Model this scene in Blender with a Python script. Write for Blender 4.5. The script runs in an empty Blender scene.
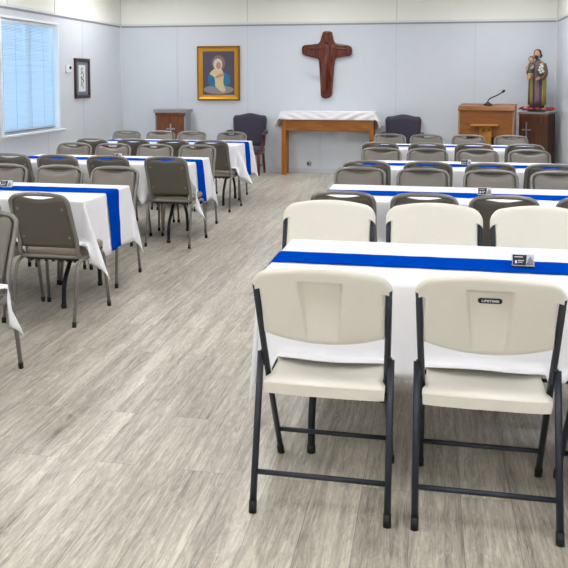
import bpy, math, random
from mathutils import Vector, Matrix, noise
random.seed(7)
PI = math.pi
C = bpy.context.scene.collection
sc = bpy.context.scene

# ------------------------------------------------------------------ materials
def new_mat(name):
    m = bpy.data.materials.new(name); m.use_nodes = True
    nt = m.node_tree
    return m, nt, nt.nodes['Principled BSDF']

def lin(c):
    return tuple(((x/255)/12.92 if x/255 <= .04045 else ((x/255+.055)/1.055)**2.4) for x in c)

def mat(name, rgb, rough=.5, metal=0.0, var=.06, scale=30, bump=0.0, bscale=200, spec=.5, sheen=0, stretch=(1,1,1), coat=0):
    """Plain surface with a little procedural colour variation and optional bump."""
    m, nt, p = new_mat(name)
    N = nt.nodes; L = nt.links
    col = lin(rgb)
    tc = N.new('ShaderNodeTexCoord'); mp = N.new('ShaderNodeMapping')
    mp.inputs['Scale'].default_value = stretch
    L.new(tc.outputs['Object'], mp.inputs['Vector'])
    nz = N.new('ShaderNodeTexNoise'); nz.inputs['Scale'].default_value = scale; nz.inputs['Detail'].default_value = 3
    L.new(mp.outputs['Vector'], nz.inputs['Vector'])
    mx = N.new('ShaderNodeMix'); mx.data_type = 'RGBA'
    mx.inputs['A'].default_value = (*[c*(1-var) for c in col], 1)
    mx.inputs['B'].default_value = (*[min(1, c*(1+var)) for c in col], 1)
    L.new(nz.outputs['Fac'], mx.inputs['Factor']); L.new(mx.outputs['Result'], p.inputs['Base Color'])
    p.inputs['Roughness'].default_value = rough; p.inputs['Metallic'].default_value = metal
    p.inputs['Specular IOR Level'].default_value = spec
    if sheen: p.inputs['Sheen Weight'].default_value = sheen
    if coat: p.inputs['Coat Weight'].default_value = coat
    if bump:
        nb = N.new('ShaderNodeTexNoise'); nb.inputs['Scale'].default_value = bscale; nb.inputs['Detail'].default_value = 2
        L.new(mp.outputs['Vector'], nb.inputs['Vector'])
        b = N.new('ShaderNodeBump'); b.inputs['Strength'].default_value = bump; b.inputs['Distance'].default_value = .002
        L.new(nb.outputs['Fac'], b.inputs['Height']); L.new(b.outputs['Normal'], p.inputs['Normal'])
    return m

def wood(name, dark, light, rough=.4, scale=3.0, axis='Z', ring=6):
    m, nt, p = new_mat(name); N = nt.nodes; L = nt.links
    tc = N.new('ShaderNodeTexCoord'); mp = N.new('ShaderNodeMapping')
    s = {'X': (.12, 1, 1), 'Y': (1, .12, 1), 'Z': (1, 1, .12)}[axis]
    mp.inputs['Scale'].default_value = s
    L.new(tc.outputs['Object'], mp.inputs['Vector'])
    n1 = N.new('ShaderNodeTexNoise'); n1.inputs['Scale'].default_value = scale*ring; n1.inputs['Detail'].default_value = 6
    n1.inputs['Distortion'].default_value = 1.2
    L.new(mp.outputs['Vector'], n1.inputs['Vector'])
    r = N.new('ShaderNodeValToRGB')
    r.color_ramp.elements[0].position = .3; r.color_ramp.elements[0].color = (*lin(dark), 1)
    r.color_ramp.elements[1].position = .72; r.color_ramp.elements[1].color = (*lin(light), 1)
    L.new(n1.outputs['Fac'], r.inputs['Fac']); L.new(r.outputs['Color'], p.inputs['Base Color'])
    p.inputs['Roughness'].default_value = rough
    return m

def floor_material():
    m, nt, p = new_mat('grey_oak_planks'); N = nt.nodes; L = nt.links
    tc = N.new('ShaderNodeTexCoord')
    mp = N.new('ShaderNodeMapping'); mp.inputs['Rotation'].default_value = (0, 0, PI/2)
    mp.inputs['Location'].default_value = (.35, .05, 0)
    L.new(tc.outputs['Object'], mp.inputs['Vector'])
    br = N.new('ShaderNodeTexBrick')
    br.offset = .37; br.offset_frequency = 2
    br.inputs['Scale'].default_value = 1; br.inputs['Brick Width'].default_value = 1.22; br.inputs['Row Height'].default_value = .18
    br.inputs['Mortar Size'].default_value = .0008; br.inputs['Mortar Smooth'].default_value = .3
    br.inputs['Color1'].default_value = (0, 0, 0, 1); br.inputs['Color2'].default_value = (1, 1, 1, 1); br.inputs['Mortar'].default_value = (.5, .5, .5, 1)
    br.inputs['Bias'].default_value = 0
    L.new(mp.outputs['Vector'], br.inputs['Vector'])
    sep = N.new('ShaderNodeSeparateColor'); L.new(br.outputs['Color'], sep.inputs['Color'])
    # grain runs along the plank; each plank shifts the grain by its own random value
    comb = N.new('ShaderNodeCombineXYZ')
    mul = N.new('ShaderNodeMath'); mul.operation = 'MULTIPLY'; mul.inputs[1].default_value = 13.0
    L.new(sep.outputs['Red'], mul.inputs[0]); L.new(mul.outputs[0], comb.inputs['Z'])
    add = N.new('ShaderNodeVectorMath'); add.operation = 'ADD'
    L.new(tc.outputs['Object'], add.inputs[0]); L.new(comb.outputs[0], add.inputs[1])
    def grain(sx, sy, detail, dist, scale=1):
        g = N.new('ShaderNodeMapping'); g.inputs['Scale'].default_value = (sx, sy, 1)
        L.new(add.outputs[0], g.inputs['Vector'])
        n = N.new('ShaderNodeTexNoise'); n.inputs['Scale'].default_value = scale; n.inputs['Detail'].default_value = detail
        n.inputs['Distortion'].default_value = dist; n.inputs['Roughness'].default_value = .62
        L.new(g.outputs[0], n.inputs['Vector']); return n
    broad = grain(14, .7, 5, .8)
    fine = grain(60, 2.6, 6, 1.6)
    curl = grain(16, 3.5, 3, 3.5)
    mid = grain(26, 4.5, 5, 2.6)
    r1 = N.new('ShaderNodeValToRGB'); e = r1.color_ramp.elements
    e[0].position = .33; e[0].color = (*lin((116, 110, 101)), 1)
    e[1].position = .655; e[1].color = (*lin((226, 219, 206)), 1)
    e2 = r1.color_ramp.elements.new(.5); e2.color = (*lin((184, 177, 165)), 1)
    a1 = N.new('ShaderNodeMath'); a1.operation = 'MULTIPLY_ADD'; a1.inputs[1].default_value = .42; 
    L.new(fine.outputs['Fac'], a1.inputs[0])
    a2 = N.new('ShaderNodeMath'); a2.operation = 'MULTIPLY_ADD'; a2.inputs[1].default_value = .42
    am_ = N.new('ShaderNodeMath'); am_.operation = 'MULTIPLY_ADD'; am_.inputs[1].default_value = .34; am_.inputs[2].default_value = -.055
    L.new(mid.outputs['Fac'], am_.inputs[0]); L.new(am_.outputs[0], a2.inputs[2]); L.new(broad.outputs['Fac'], a2.inputs[0]); L.new(a2.outputs[0], a1.inputs[2])
    a3 = N.new('ShaderNodeMath'); a3.operation = 'MULTIPLY_ADD'; a3.inputs[1].default_value = .05
    L.new(sep.outputs['Red'], a3.inputs[0]); 
    a4 = N.new('ShaderNodeMath'); a4.operation = 'SUBTRACT'; a4.inputs[1].default_value = .03
    L.new(a1.outputs[0], a4.inputs[0]); L.new(a4.outputs[0], a3.inputs[2])
    L.new(a3.outputs[0], r1.inputs['Fac'])
    # dark curls of the grain
    r2 = N.new('ShaderNodeValToRGB'); r2.color_ramp.elements[0].position = .46; r2.color_ramp.elements[0].color = (1, 1, 1, 1)
    r2.color_ramp.elements[1].position = .5; r2.color_ramp.elements[1].color = (.84, .83, .81, 1)
    e3 = r2.color_ramp.elements.new(.54); e3.color = (1, 1, 1, 1)
    L.new(curl.outputs['Fac'], r2.inputs['Fac'])
    mm = N.new('ShaderNodeMix'); mm.data_type = 'RGBA'; mm.blend_type = 'MULTIPLY'; mm.inputs['Factor'].default_value = 1
    L.new(r1.outputs['Color'], mm.inputs['A']); L.new(r2.outputs['Color'], mm.inputs['B'])
    mo = N.new('ShaderNodeMix'); mo.data_type = 'RGBA'
    mo.inputs['B'].default_value = (*lin((120, 112, 102)), 1)
    L.new(br.outputs['Fac'], mo.inputs['Factor']); L.new(mm.outputs['Result'], mo.inputs['A'])
    L.new(mo.outputs['Result'], p.inputs['Base Color'])
    rr = N.new('ShaderNodeMapRange'); rr.inputs['To Min'].default_value = .22; rr.inputs['To Max'].default_value = .40
    L.new(fine.outputs['Fac'], rr.inputs['Value']); L.new(rr.outputs['Result'], p.inputs['Roughness'])
    b = N.new('ShaderNodeBump'); b.inputs['Strength'].default_value = .12; b.inputs['Distance'].default_value = .002
    L.new(fine.outputs['Fac'], b.inputs['Height']); L.new(b.outputs['Normal'], p.inputs['Normal'])
    return m

M = {}
M['floor'] = floor_material()
M['wall'] = mat('pale_grey_wall_panel', (210, 216, 225), .75, var=.02, scale=6, bump=.35, bscale=260)
M['wall_up'] = mat('warm_white_upper_wall', (238, 238, 231), .8, var=.015, scale=4, bump=.15, bscale=150)
M['trim'] = mat('pale_trim', (222, 223, 224), .55, var=.02)
M['seam'] = mat('grey_seam_strip', (200, 205, 213), .7, var=.03)
M['trim_shadow'] = mat('painted_trim_shadow', (150, 152, 160), .7, var=.03)  # shade under the moulding, put into the colour of a strip
M['ceiling'] = mat('white_ceiling_tile', (232, 232, 228), .9, var=.02, bump=.3, bscale=120)
M['basebd'] = mat('grey_baseboard', (200, 203, 210), .5, var=.02)
M['cloth'] = mat('white_linen', (243, 243, 248), .85, var=.012, scale=8, bump=.08, bscale=500, spec=.2)
M['runner'] = mat('royal_blue_satin', (0, 68, 182), .65, var=.12, scale=14, bump=.2, bscale=120, spec=0.0, stretch=(.4, 2, 1))
M['frame'] = mat('taupe_grey_metal', (138, 135, 130), .35, .35, var=.06, scale=40)
M['bar'] = mat('light_taupe_metal', (150, 147, 143), .35, .35, var=.05)
M['shell'] = mat('taupe_vinyl_back', (98, 93, 84), .45, var=.05, scale=12, bump=.1, bscale=400)
M['cushion'] = mat('taupe_vinyl_cushion', (124, 118, 111), .38, var=.05, scale=12, bump=.08, bscale=350)
M['seatv'] = mat('beige_vinyl_seat', (142, 130, 117), .42, var=.05, scale=10, bump=.08, bscale=350)
M['under'] = mat('dark_seat_board', (58, 54, 50), .6, var=.1)
M['black'] = mat('black_rubber', (24, 24, 26), .55, var=.15)
M['blackmetal'] = mat('black_painted_steel', (30, 33, 38), .4, .3, var=.1)
M['plastic'] = mat('almond_plastic', (239, 235, 224), .42, var=.025, scale=60, bump=.25, bscale=420)
M['tube'] = mat('charcoal_steel', (52, 56, 66), .38, .45, var=.08)
M['badge'] = mat('navy_badge', (22, 26, 44), .35, var=.05)
M['white'] = mat('white_print', (240, 240, 240), .5, var=.01)
M['tabletop'] = mat('grey_plastic_top', (176, 174, 170), .6, var=.04)
M['gold'] = mat('gilt_frame', (196, 142, 40), .38, .55, var=.2, scale=60, bump=.4, bscale=90)
M['golddk'] = mat('gilt_frame_outer', (150, 98, 32), .42, .4, var=.3, scale=70, bump=.5, bscale=90)
M['carved'] = wood('red_brown_carved_wood', (70, 26, 14), (122, 54, 30), .25, 3, 'Z')
M['oak'] = wood('honey_oak', (132, 76, 16), (172, 108, 34), .42, 3, 'X')
M['oakz'] = wood('honey_oak_upright', (132, 76, 16), (172, 108, 34), .42, 3, 'Z')
M['ambo'] = wood('warm_brown_veneer', (124, 72, 25), (156, 99, 44), .42, 2, 'X')
M['ambop'] = wood('pale_wood_side', (168, 128, 100), (190, 152, 122), .5, 2, 'Z')
M['pale_oak'] = wood('light_oak_shelf', (168, 112, 42), (206, 148, 70), .45, 3, 'X')
M['walnut'] = wood('dark_walnut', (66, 38, 22), (104, 64, 40), .42, 3, 'Z')
M['walnut2'] = wood('red_walnut', (92, 48, 20), (134, 76, 36), .42, 3, 'Z')
M['greylam'] = mat('grey_laminate', (142, 142, 148), .4, var=.04)
M['silver'] = mat('brushed_silver', (176, 176, 184), .3, .8, var=.05)
M['cherry'] = wood('cherry_wood', (74, 28, 20), (116, 50, 36), .3, 4, 'Z')
M['navy'] = mat('dark_plum_upholstery', (58, 54, 72), .85, var=.2, scale=90, bump=.4, bscale=300, sheen=.2)
M['mahog'] = mat('dark_mahogany_frame', (62, 22, 22), .3, var=.25, scale=50)
M['mat_board'] = mat('slate_blue_mat', (116, 130, 146), .8, var=.05)
M['paper'] = mat('cream_paper', (222, 226, 226), .8, var=.02)
M['ink'] = mat('dark_ink', (54, 58, 66), .8, var=.05)
M['blind'] = None
M['vinylwin'] = mat('white_window_vinyl', (238, 242, 246), .4, var=.01)
M['whiteplastic'] = mat('white_plastic', (228, 230, 234), .45, var=.02)
M['lens'] = mat('dark_lens', (30, 32, 38), .2, var=.05)
M['chrome'] = mat('grey_metal', (150, 152, 158), .3, .7, var=.05)

def blind_material():
    m, nt, p = new_mat('white_translucent_slat'); N = nt.nodes; L = nt.links
    out = N['Material Output']
    d = N.new('ShaderNodeBsdfDiffuse'); d.inputs['Color'].default_value = (.86, .89, .93, 1)
    t = N.new('ShaderNodeBsdfTranslucent'); t.inputs['Color'].default_value = (.36, .46, .53, 1)
    mx = N.new('ShaderNodeMixShader'); mx.inputs[0].default_value = .55
    tc = N.new('ShaderNodeTexCoord'); nz = N.new('ShaderNodeTexNoise'); nz.inputs['Scale'].default_value = 5
    mp = N.new('ShaderNodeMapping'); mp.inputs['Scale'].default_value = (1, .5, 6)
    L.new(tc.outputs['Object'], mp.inputs[0]); L.new(mp.outputs[0], nz.inputs['Vector'])
    r = N.new('ShaderNodeMapRange'); r.inputs['To Min'].default_value = .42; r.inputs['To Max'].default_value = .68
    L.new(nz.outputs['Fac'], r.inputs['Value']); L.new(r.outputs[0], mx.inputs[0])
    L.new(d.outputs[0], mx.inputs[1]); L.new(t.outputs[0], mx.inputs[2]); L.new(mx.outputs[0], out.inputs['Surface'])
    return m
M['blind'] = blind_material()

def glass_material(name, tint=(1, 1, 1), rough=0.0):
    m, nt, p = new_mat(name); N = nt.nodes; L = nt.links
    out = N['Material Output']
    g = N.new('ShaderNodeBsdfGlossy'); g.inputs['Roughness'].default_value = .03
    t = N.new('ShaderNodeBsdfTransparent'); t.inputs['Color'].default_value = (*tint, 1)
    fr = N.new('ShaderNodeFresnel'); fr.inputs['IOR'].default_value = 1.45
    mx = N.new('ShaderNodeMixShader')
    L.new(fr.outputs[0], mx.inputs[0]); L.new(t.outputs[0], mx.inputs[1]); L.new(g.outputs[0], mx.inputs[2])
    L.new(mx.outputs[0], out.inputs['Surface'])
    return m
M['glass'] = glass_material('window_glass', (.93, .97, .98))
M['acrylic'] = glass_material('clear_acrylic', (.94, .96, .97))

def emit_material(name, rgb, strength):
    m, nt, p = new_mat(name)
    p.inputs['Base Color'].default_value = (.9, .9, .9, 1)
    p.inputs['Emission Color'].default_value = (*rgb, 1); p.inputs['Emission Strength'].default_value = strength
    return m
M['lamp'] = emit_material('fluorescent_diffuser', (1.0, .985, .96), 6.1)

# ------------------------------------------------------------------ mesh tools
class MB:
    def __init__(s): s.v = []; s.f = []; s.mi = []; s.sm = []
    def add(s, vs, fs, mi=0, smooth=False):
        o = len(s.v); s.v += [tuple(v) for v in vs]
        for f in fs:
            s.f.append(tuple(i+o for i in f)); s.mi.append(mi); s.sm.append(smooth)
        return s
    def box(s, x0, x1, y0, y1, z0, z1, mi=0):
        vs = [(x, y, z) for z in (z0, z1) for y in (y0, y1) for x in (x0, x1)]
        return s.add(vs, [(0, 2, 3, 1), (4, 5, 7, 6), (0, 1, 5, 4), (2, 6, 7, 3), (0, 4, 6, 2), (1, 3, 7, 5)], mi)
    def bbox(s, x0, x1, y0, y1, z0, z1, b=.004, mi=0):
        """box with bevelled edges"""
        b = min(b, (x1-x0)/2.01, (y1-y0)/2.01, (z1-z0)/2.01)
        P = {}
        vs = []; 
        for sx in (0, 1):
            for sy in (0, 1):
                for sz in (0, 1):
                    X = (x0, x1)[sx]; Y = (y0, y1)[sy]; Z = (z0, z1)[sz]
                    ix = b if sx == 0 else -b; iy = b if sy == 0 else -b; iz = b if sz == 0 else -b
                    for k, c in enumerate(((X, Y+iy, Z+iz), (X+ix, Y, Z+iz), (X+ix, Y+iy, Z))):
                        P[(sx, sy, sz, k)] = len(vs); vs.append(c)
        fs = []
        for a in (0, 1):
            q = [(a, 0, 0), (a, 1, 0), (a, 1, 1), (a, 0, 1)]; fs.append(tuple(P[(*c, 0)] for c in (q if a else q[::-1])))
            q = [(0, a, 0), (1, a, 0), (1, a, 1), (0, a, 1)]; fs.append(tuple(P[(*c, 1)] for c in (q[::-1] if a else q)))
            q = [(0, 0, a), (1, 0, a), (1, 1, a), (0, 1, a)]; fs.append(tuple(P[(*c, 2)] for c in (q if a else q[::-1])))
        for a in (0, 1):
            for c in (0, 1):
                fs.append((P[(a, c, 0, 0)], P[(a, c, 0, 1)], P[(a, c, 1, 1)], P[(a, c, 1, 0)]))
                fs.append((P[(a, 0, c, 0)], P[(a, 0, c, 2)], P[(a, 1, c, 2)], P[(a, 1, c, 0)]))
                fs.append((P[(0, a, c, 1)], P[(0, a, c, 2)], P[(1, a, c, 2)], P[(1, a, c, 1)]))
                for d in (0, 1): fs.append((P[(a, c, d, 0)], P[(a, c, d, 1)], P[(a, c, d, 2)]))
        return s.add(vs, fs, mi)
    def tube(s, pts, r, n=8, mi=0, caps=True, smooth=True):
        pts = [Vector(p) for p in pts]; N = len(pts)
        rs = r if isinstance(r, (list, tuple)) else [r]*N
        vs = []; fs = []
        t0 = (pts[1]-pts[0]).normalized()
        up = Vector((0, 0, 1)) if abs(t0.z) < .9 else Vector((1, 0, 0))
        a = t0.cross(up).normalized()
        for i in range(N):
            if i == 0: t = t0
            elif i == N-1: t = (pts[-1]-pts[-2]).normalized()
            else: t = ((pts[i+1]-pts[i]).normalized()+(pts[i]-pts[i-1]).normalized()).normalized()
            a = (a - t*a.dot(t)).normalized(); b = t.cross(a)
            for k in range(n):
                w = 2*PI*k/n; vs.append(pts[i]+(a*math.cos(w)+b*math.sin(w))*rs[i])
        for i in range(N-1):
            for k in range(n):
                k2 = (k+1) % n
                fs.append((i*n+k, i*n+k2, (i+1)*n+k2, (i+1)*n+k))
        s.add(vs, fs, mi, smooth)
        if caps:
            s.add(vs[:n], [tuple(range(n))[::-1]], mi); s.add(vs[-n:], [tuple(range(n))], mi)
        return s
    def loft(s, rings, mi=0, smooth=True, caps=True):
        n = len(rings[0]); vs = [p for r in rings for p in r]; fs = []
        for i in range(len(rings)-1):
            for k in range(n):
                k2 = (k+1) % n; fs.append((i*n+k, i*n+k2, (i+1)*n+k2, (i+1)*n+k))
        if caps: fs += [tuple(range(n))[::-1], tuple((len(rings)-1)*n+k for k in range(n))]
        return s.add(vs, fs, mi, smooth)
    def grid(s, rows, mi=0, smooth=True):
        nr = len(rows); nc = len(rows[0]); vs = [p for r in rows for p in r]
        fs = [(i*nc+j, i*nc+j+1, (i+1)*nc+j+1, (i+1)*nc+j) for i in range(nr-1) for j in range(nc-1)]
        return s.add(vs, fs, mi, smooth)
    def ball(s, c, r, n=10, m=7, mi=0, sc=(1, 1, 1)):
        rings = []
        for i in range(m+1):
            a = PI*i/m; rr = max(math.sin(a), .02)*r
            rings.append([(c[0]+rr*math.cos(2*PI*k/n)*sc[0], c[1]+rr*math.sin(2*PI*k/n)*sc[1], c[2]-math.cos(a)*r*sc[2]) for k in range(n)])
        return s.loft(rings, mi)
    def prism(s, poly, y0, y1, b=.0, mi=0):
        """polygon (x,z) extruded along y; front face (y0) inset by b for a soft edge"""
        n = len(poly); cx = sum(p[0] for p in poly)/n; cz = sum(p[1] for p in poly)/n
        def ins(p, d):
            v = Vector((cx-p[0], cz-p[1])); l = v.length
            v = v/l*min(d, l*.9); return (p[0]+v.x, p[1]+v.y)
        R = [[(p[0], y1, p[1]) for p in poly], [(p[0], y0+b, p[1]) for p in poly]]
        if b: R.append([(*(ins(p, b*.5)[:1]), y0+b*.3, ins(p, b*.5)[1]) for p in poly]); R.append([(ins(p, b*1.2)[0], y0, ins(p, b*1.2)[1]) for p in poly])
        return s.loft(R, mi, smooth=False)
    def build(s, name, mats, parent=None, recalc=True):
        me = bpy.data.meshes.new(name); me.from_pydata(s.v, [], s.f); me.update()
        if not isinstance(mats, (list, tuple)): mats = [mats]
        for m in mats: me.materials.append(m)
        me.polygons.foreach_set('material_index', s.mi); me.polygons.foreach_set('use_smooth', s.sm)
        if recalc:
            import bmesh
            bm = bmesh.new(); bm.from_mesh(me); bmesh.ops.remove_doubles(bm, verts=bm.verts, dist=1e-6)
            bmesh.ops.recalc_face_normals(bm, faces=bm.faces); bm.to_mesh(me); bm.free()
        o = bpy.data.objects.new(name, me); C.objects.link(o)
        if parent: o.parent = parent
        return o

def smooth_path(pts, sub=6):
    P = [Vector(p) for p in pts]; out = []
    for i in range(len(P)-1):
        p0 = P[max(i-1, 0)]; p1 = P[i]; p2 = P[i+1]; p3 = P[min(i+2, len(P)-1)]
        for k in range(sub):
            t = k/sub
            out.append(.5*((2*p1)+(p2-p0)*t+(2*p0-5*p1+4*p2-p3)*t*t+(3*p1-p0-3*p2+p3)*t**3))
    out.append(P[-1]); return out

def fillet(pts, r, sub=5):
    """polyline with rounded corners"""
    P = [Vector(p) for p in pts]; out = [P[0]]
    for i in range(1, len(P)-1):
        a = (P[i-1]-P[i]); b = (P[i+1]-P[i]); d = min(r, a.length*.49, b.length*.49)
        A = P[i]+a.normalized()*d; B = P[i]+b.normalized()*d
        for k in range(sub+1):
            t = k/sub; out.append(A*(1-t)**2+P[i]*2*t*(1-t)+B*t*t)
    out.append(P[-1]); return out

def tag(o, label, cat, group=None, kind=None):
    o['label'] = label; o['category'] = cat
    if group: o['group'] = group
    if kind: o['kind'] = kind
    return o
def thing(name, label, cat, loc=(0, 0, 0), rz=0, group=None):
    o = bpy.data.objects.new(name, None); C.objects.link(o); o.empty_display_size = .1
    o.location = loc; o.rotation_euler = (0, 0, rz)
    return tag(o, label, cat, group)
def structure(o): o['kind'] = 'structure'; return o
def dup(src, loc, rz, label, group=None):
    r = src.copy(); C.objects.link(r); r.location = loc; r.rotation_euler = (0, 0, rz); r['label'] = label
    if group: r['group'] = group
    for ch in list(src.children):
        c = ch.copy(); C.objects.link(c); c.parent = r
        for g in list(ch.children):
            d = g.copy(); C.objects.link(d); d.parent = c
    return r
def sstep(a, b, x):
    t = max(0, min(1, (x-a)/(b-a))); return t*t*(3-2*t)

# ------------------------------------------------------------------ the room
XL, XR, YB, YF, HC, HT = -5.205, 1.905, 12.48, -6.5, 3.05, 2.44
structure(MB().box(XL-.2, XR+.2, YF-.2, YB+.2, -.1, 0).build('floor', M['floor']))
structure(MB().box(XL-.2, XR+.2, YF-.2, YB+.2, HC, HC+.1).build('ceiling', M['ceiling']))
def wall(name, boxes): 
    m = MB()
    for b, mi in boxes: m.box(*b, mi=mi)
    return structure(m.build(name, [M['wall'], M['wall_up']]))
T = .16
WY0, WY1, WZ0, WZ1 = 8.74, 10.2, .835, 2.30     # window opening in the left wall
wall('wall_back', [((XL-T, XR+T, YB, YB+T, 0, HT), 0), ((XL-T, XR+T, YB, YB+T, HT, HC), 1)])
wall('wall_front', [((XL-T, XR+T, YF-T, YF, 0, HT), 0), ((XL-T, XR+T, YF-T, YF, HT, HC), 1)])
wall('wall_right', [((XR, XR+T, YF, YB, 0, HT), 0), ((XR, XR+T, YF, YB, HT, HC), 1)])
wall('wall_left', [((XL-T, XL, YF, WY0, 0, HT), 0), ((XL-T, XL, WY1, YB, 0, HT), 0), ((XL-T, XL, WY0, WY1, 0, WZ0), 0),
                   ((XL-T, XL, WY0, WY1, WZ1, HT), 0), ((XL-T, XL, YF, YB, HT, HC), 1)])
# horizontal moulding at the top of the panels, its shadow painted as a grey strip below
def rail(name, x0, x1, y0, y1, nx, ny):
    m = MB(); d = .012
    def bx(z0, z1, d, mi):
        m.box(x0+(d*nx if nx < 0 else 0), x1+(d*nx if nx > 0 else 0), y0+(d*ny if ny < 0 else 0), y1+(d*ny if ny > 0 else 0), z0, z1, mi)
    bx(HT-.002, HT+.03, .014, 0); bx(HT-.03, HT-.002, .006, 1)
    return structure(m.build(name, [M['trim'], M['trim_shadow']]))
rail('trim_1', XL, XR, YB, YB, 0, -1)
rail('trim_2', XL, XL, YF, YB, 1, 0)
rail('trim_3', XR, XR, YF, YB, -1, 0)
# thin seam strips between the wall panels
m = MB()
for x in (-4.2, -2.98, -1.765, -.545, .68): m.box(x-.006, x+.006, YB-.003, YB, .08, HT-.03)
for x in (-2.98, -.54): m.box(x-.006, x+.006, YB-.003, YB, HT+.03, HC)
structure(m.build('trim_4', M['seam']))
m = MB()
for y in (11.0, 9.88, 8.66, 7.44, 6.22, 5.0): 
    if WY0-.05 < y < WY1+.1: m.box(XL, XL+.003, y-.006, y+.006, .08, WZ0-.03)
    else: m.box(XL, XL+.003, y-.006, y+.006, .08, HT-.03)
for y in (11.1, 10.14, 8.9, 7.7): m.box(XL, XL+.004, y-.006, y+.006, HT+.03, HC)
structure(m.build('trim_5', M['seam']))
# corner mouldings
m = MB(); m.tube([(XL+.006, YB-.006, 0), (XL+.006, YB-.006, HC)], .014, 8); structure(m.build('trim_6', M['trim']))
m = MB(); m.tube([(XR-.006, YB-.006, 0), (XR-.006, YB-.006, HC)], .014, 8); structure(m.build('trim_7', M['trim']))
def baseboard(name, b):
    return structure(MB().bbox(*b, .076-.076, .076, .004).build(name, M['basebd']))
baseboard('baseboard_back', (XL, XR, YB-.014, YB)); baseboard('baseboard_left', (XL, XL+.014, YF, YB-.014)); baseboard('baseboard_right', (XR-.014, XR, YF, YB-.014))
baseboard('baseboard_front', (XL+.014, XR-.014, YF, YF+.014))

# window with frame, sliding sashes, panes and sill
win = bpy.data.objects.new('window_1', None); C.objects.link(win); win.location = (XL, (WY0+WY1)/2, WZ0); structure(win)
hw, hh = (WY1-WY0)/2, WZ1-WZ0
m = MB(); x0, x1 = -T, -.075
for a in ((-hw, -hw+.02, 0, hh), (hw-.02, hw, 0, hh), (-hw+.045, hw-.045, 0, .05), (-hw+.045, hw-.045, hh-.045, hh)): m.bbox(x0, x1, a[0], a[1], a[2], a[3], .004)
m.build('window_frame', M['vinylwin'], win)
m = MB()
m.bbox(x0+.02, x1-.02, -.014, .014, .05, hh-.045, .004); m.build('mullion', M['vinylwin'], win)
MB().box(-T+.04, -T+.046, -hw+.02, -.014, .05, hh-.045).build('pane', M['glass'], win)
MB().box(-T+.04, -T+.046, .014, hw-.02, .05, hh-.045).build('pane', M['glass'], win)
m = MB()
m.bbox(-.075, -.0005, hw-.006, hw+.004, 0, hh, .001); m.bbox(-.075, -.0005, -hw-.004, -hw+.006, 0, hh, .001); m.bbox(-.075, -.0005, -hw, hw, hh-.006, hh+.004, .001)
m.bbox(0.0, .008, hw, hw+.03, 0, hh+.03, .002); m.bbox(0.0, .008, -hw-.03, -hw, 0, hh+.03, .002); m.bbox(0.0, .008, -hw, hw, hh, hh+.03, .002)
m.build('window_casing', M['vinylwin'], win)
m = MB(); m.bbox(-.075, .06, -hw-.05, hw+.08, -.032, -.001, .005); m.build('window_sill', M['trim'], win)

bl = thing('window_blind', 'white horizontal mini blind lowered over the daylit window in the left wall', 'blind', (XL-.038, (WY0+WY1)/2, WZ0+.004))
m = MB(); m.bbox(-.014, .014, -hw+.012, hw-.055, hh-.05, hh-.012, .003); m.build('head_rail', M['vinylwin'], bl)
m = MB(); n = 72; ang = math.radians(52)
for i in range(n):
    ang = math.radians(50+7*noise.noise(Vector((i*.45, 0, 2)))+5*noise.noise(Vector((i*2.3, 4, 2))))
    z = .05+(hh-.115)*i/(n-1)
    rows = []
    for k in range(4):
        w = (-1+2*k/3)*.0125; c = .0015*(1-(w/.0125)**2)
        X = w*math.cos(ang)+c; Z = z-w*math.sin(ang)+c*.6
        rows.append([(X, -hw+.014+.0*k, Z+random.uniform(-.0004, .0004)), (X, 0, Z), (X, hw-.058, Z+random.uniform(-.0004, .0004))])
    m.grid(rows)
m.build('slats', M['blind'], bl)
m = MB()
for y in (-hw+.06, -.36, 0.02, .36, hw-.12): m.box(.0128, .0142, y-.0015, y+.0015, .03, hh-.05)
m.build('ladder_tape', M['blind'], bl)
m = MB(); m.bbox(-.011, .011, -hw+.014, hw-.058, .014, .032, .003); m.build('bottom_rail', M['greylam'], bl)
for dy, zt_ in ((.112, .78), (.152, .70)):
    m = MB(); m.tube([(.024, hw-dy, hh-.05), (.024, hw-dy, zt_)], .002, 6); cd = m.build('pull_cord', M['vinylwin'], bl)
    m = MB(); m.tube([(.024, hw-dy, zt_+.005), (.024, hw-dy, zt_-.035)], [.004, .008], 8); m.build('tassel', M['whiteplastic'], cd)

# ceiling lights (recessed fluorescent panels); rows behind camera added to brighten chair backs
k = 0
cl_lab = {}
for iy, Y in enumerate((-5.2, -2.0, 1.4, 4.7, 8.0, 10.9)):
    for ix, X in enumerate((-4.4, -1.65, 1.1)):
        row = ('added at the far end behind the camera', 'added just behind the camera', 'in front of the white chairs', 'over the second tables', 'over the third tables', 'before the back wall')[iy]
        sd = ('left', 'middle', 'right')[ix]
        t = thing('ceiling_light', f'white fluorescent ceiling panel {row}, {sd} one of three', 'ceiling light', (X, Y, HC), 0, 'fluorescent panels in the ceiling')
        m = MB()
        for b in ((-.31, -.28, -.62, .62), (.28, .31, -.62, .62), (-.28, .28, -.62, -.59), (-.28, .28, .59, .62)): m.bbox(*b, -.02, -.0005, .003)
        m.build('frame', M['whiteplastic'], t)
        MB().box(-.28, .28, -.59, .59, -.012, -.004).build('diffuser', M['lamp'], t)

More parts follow.
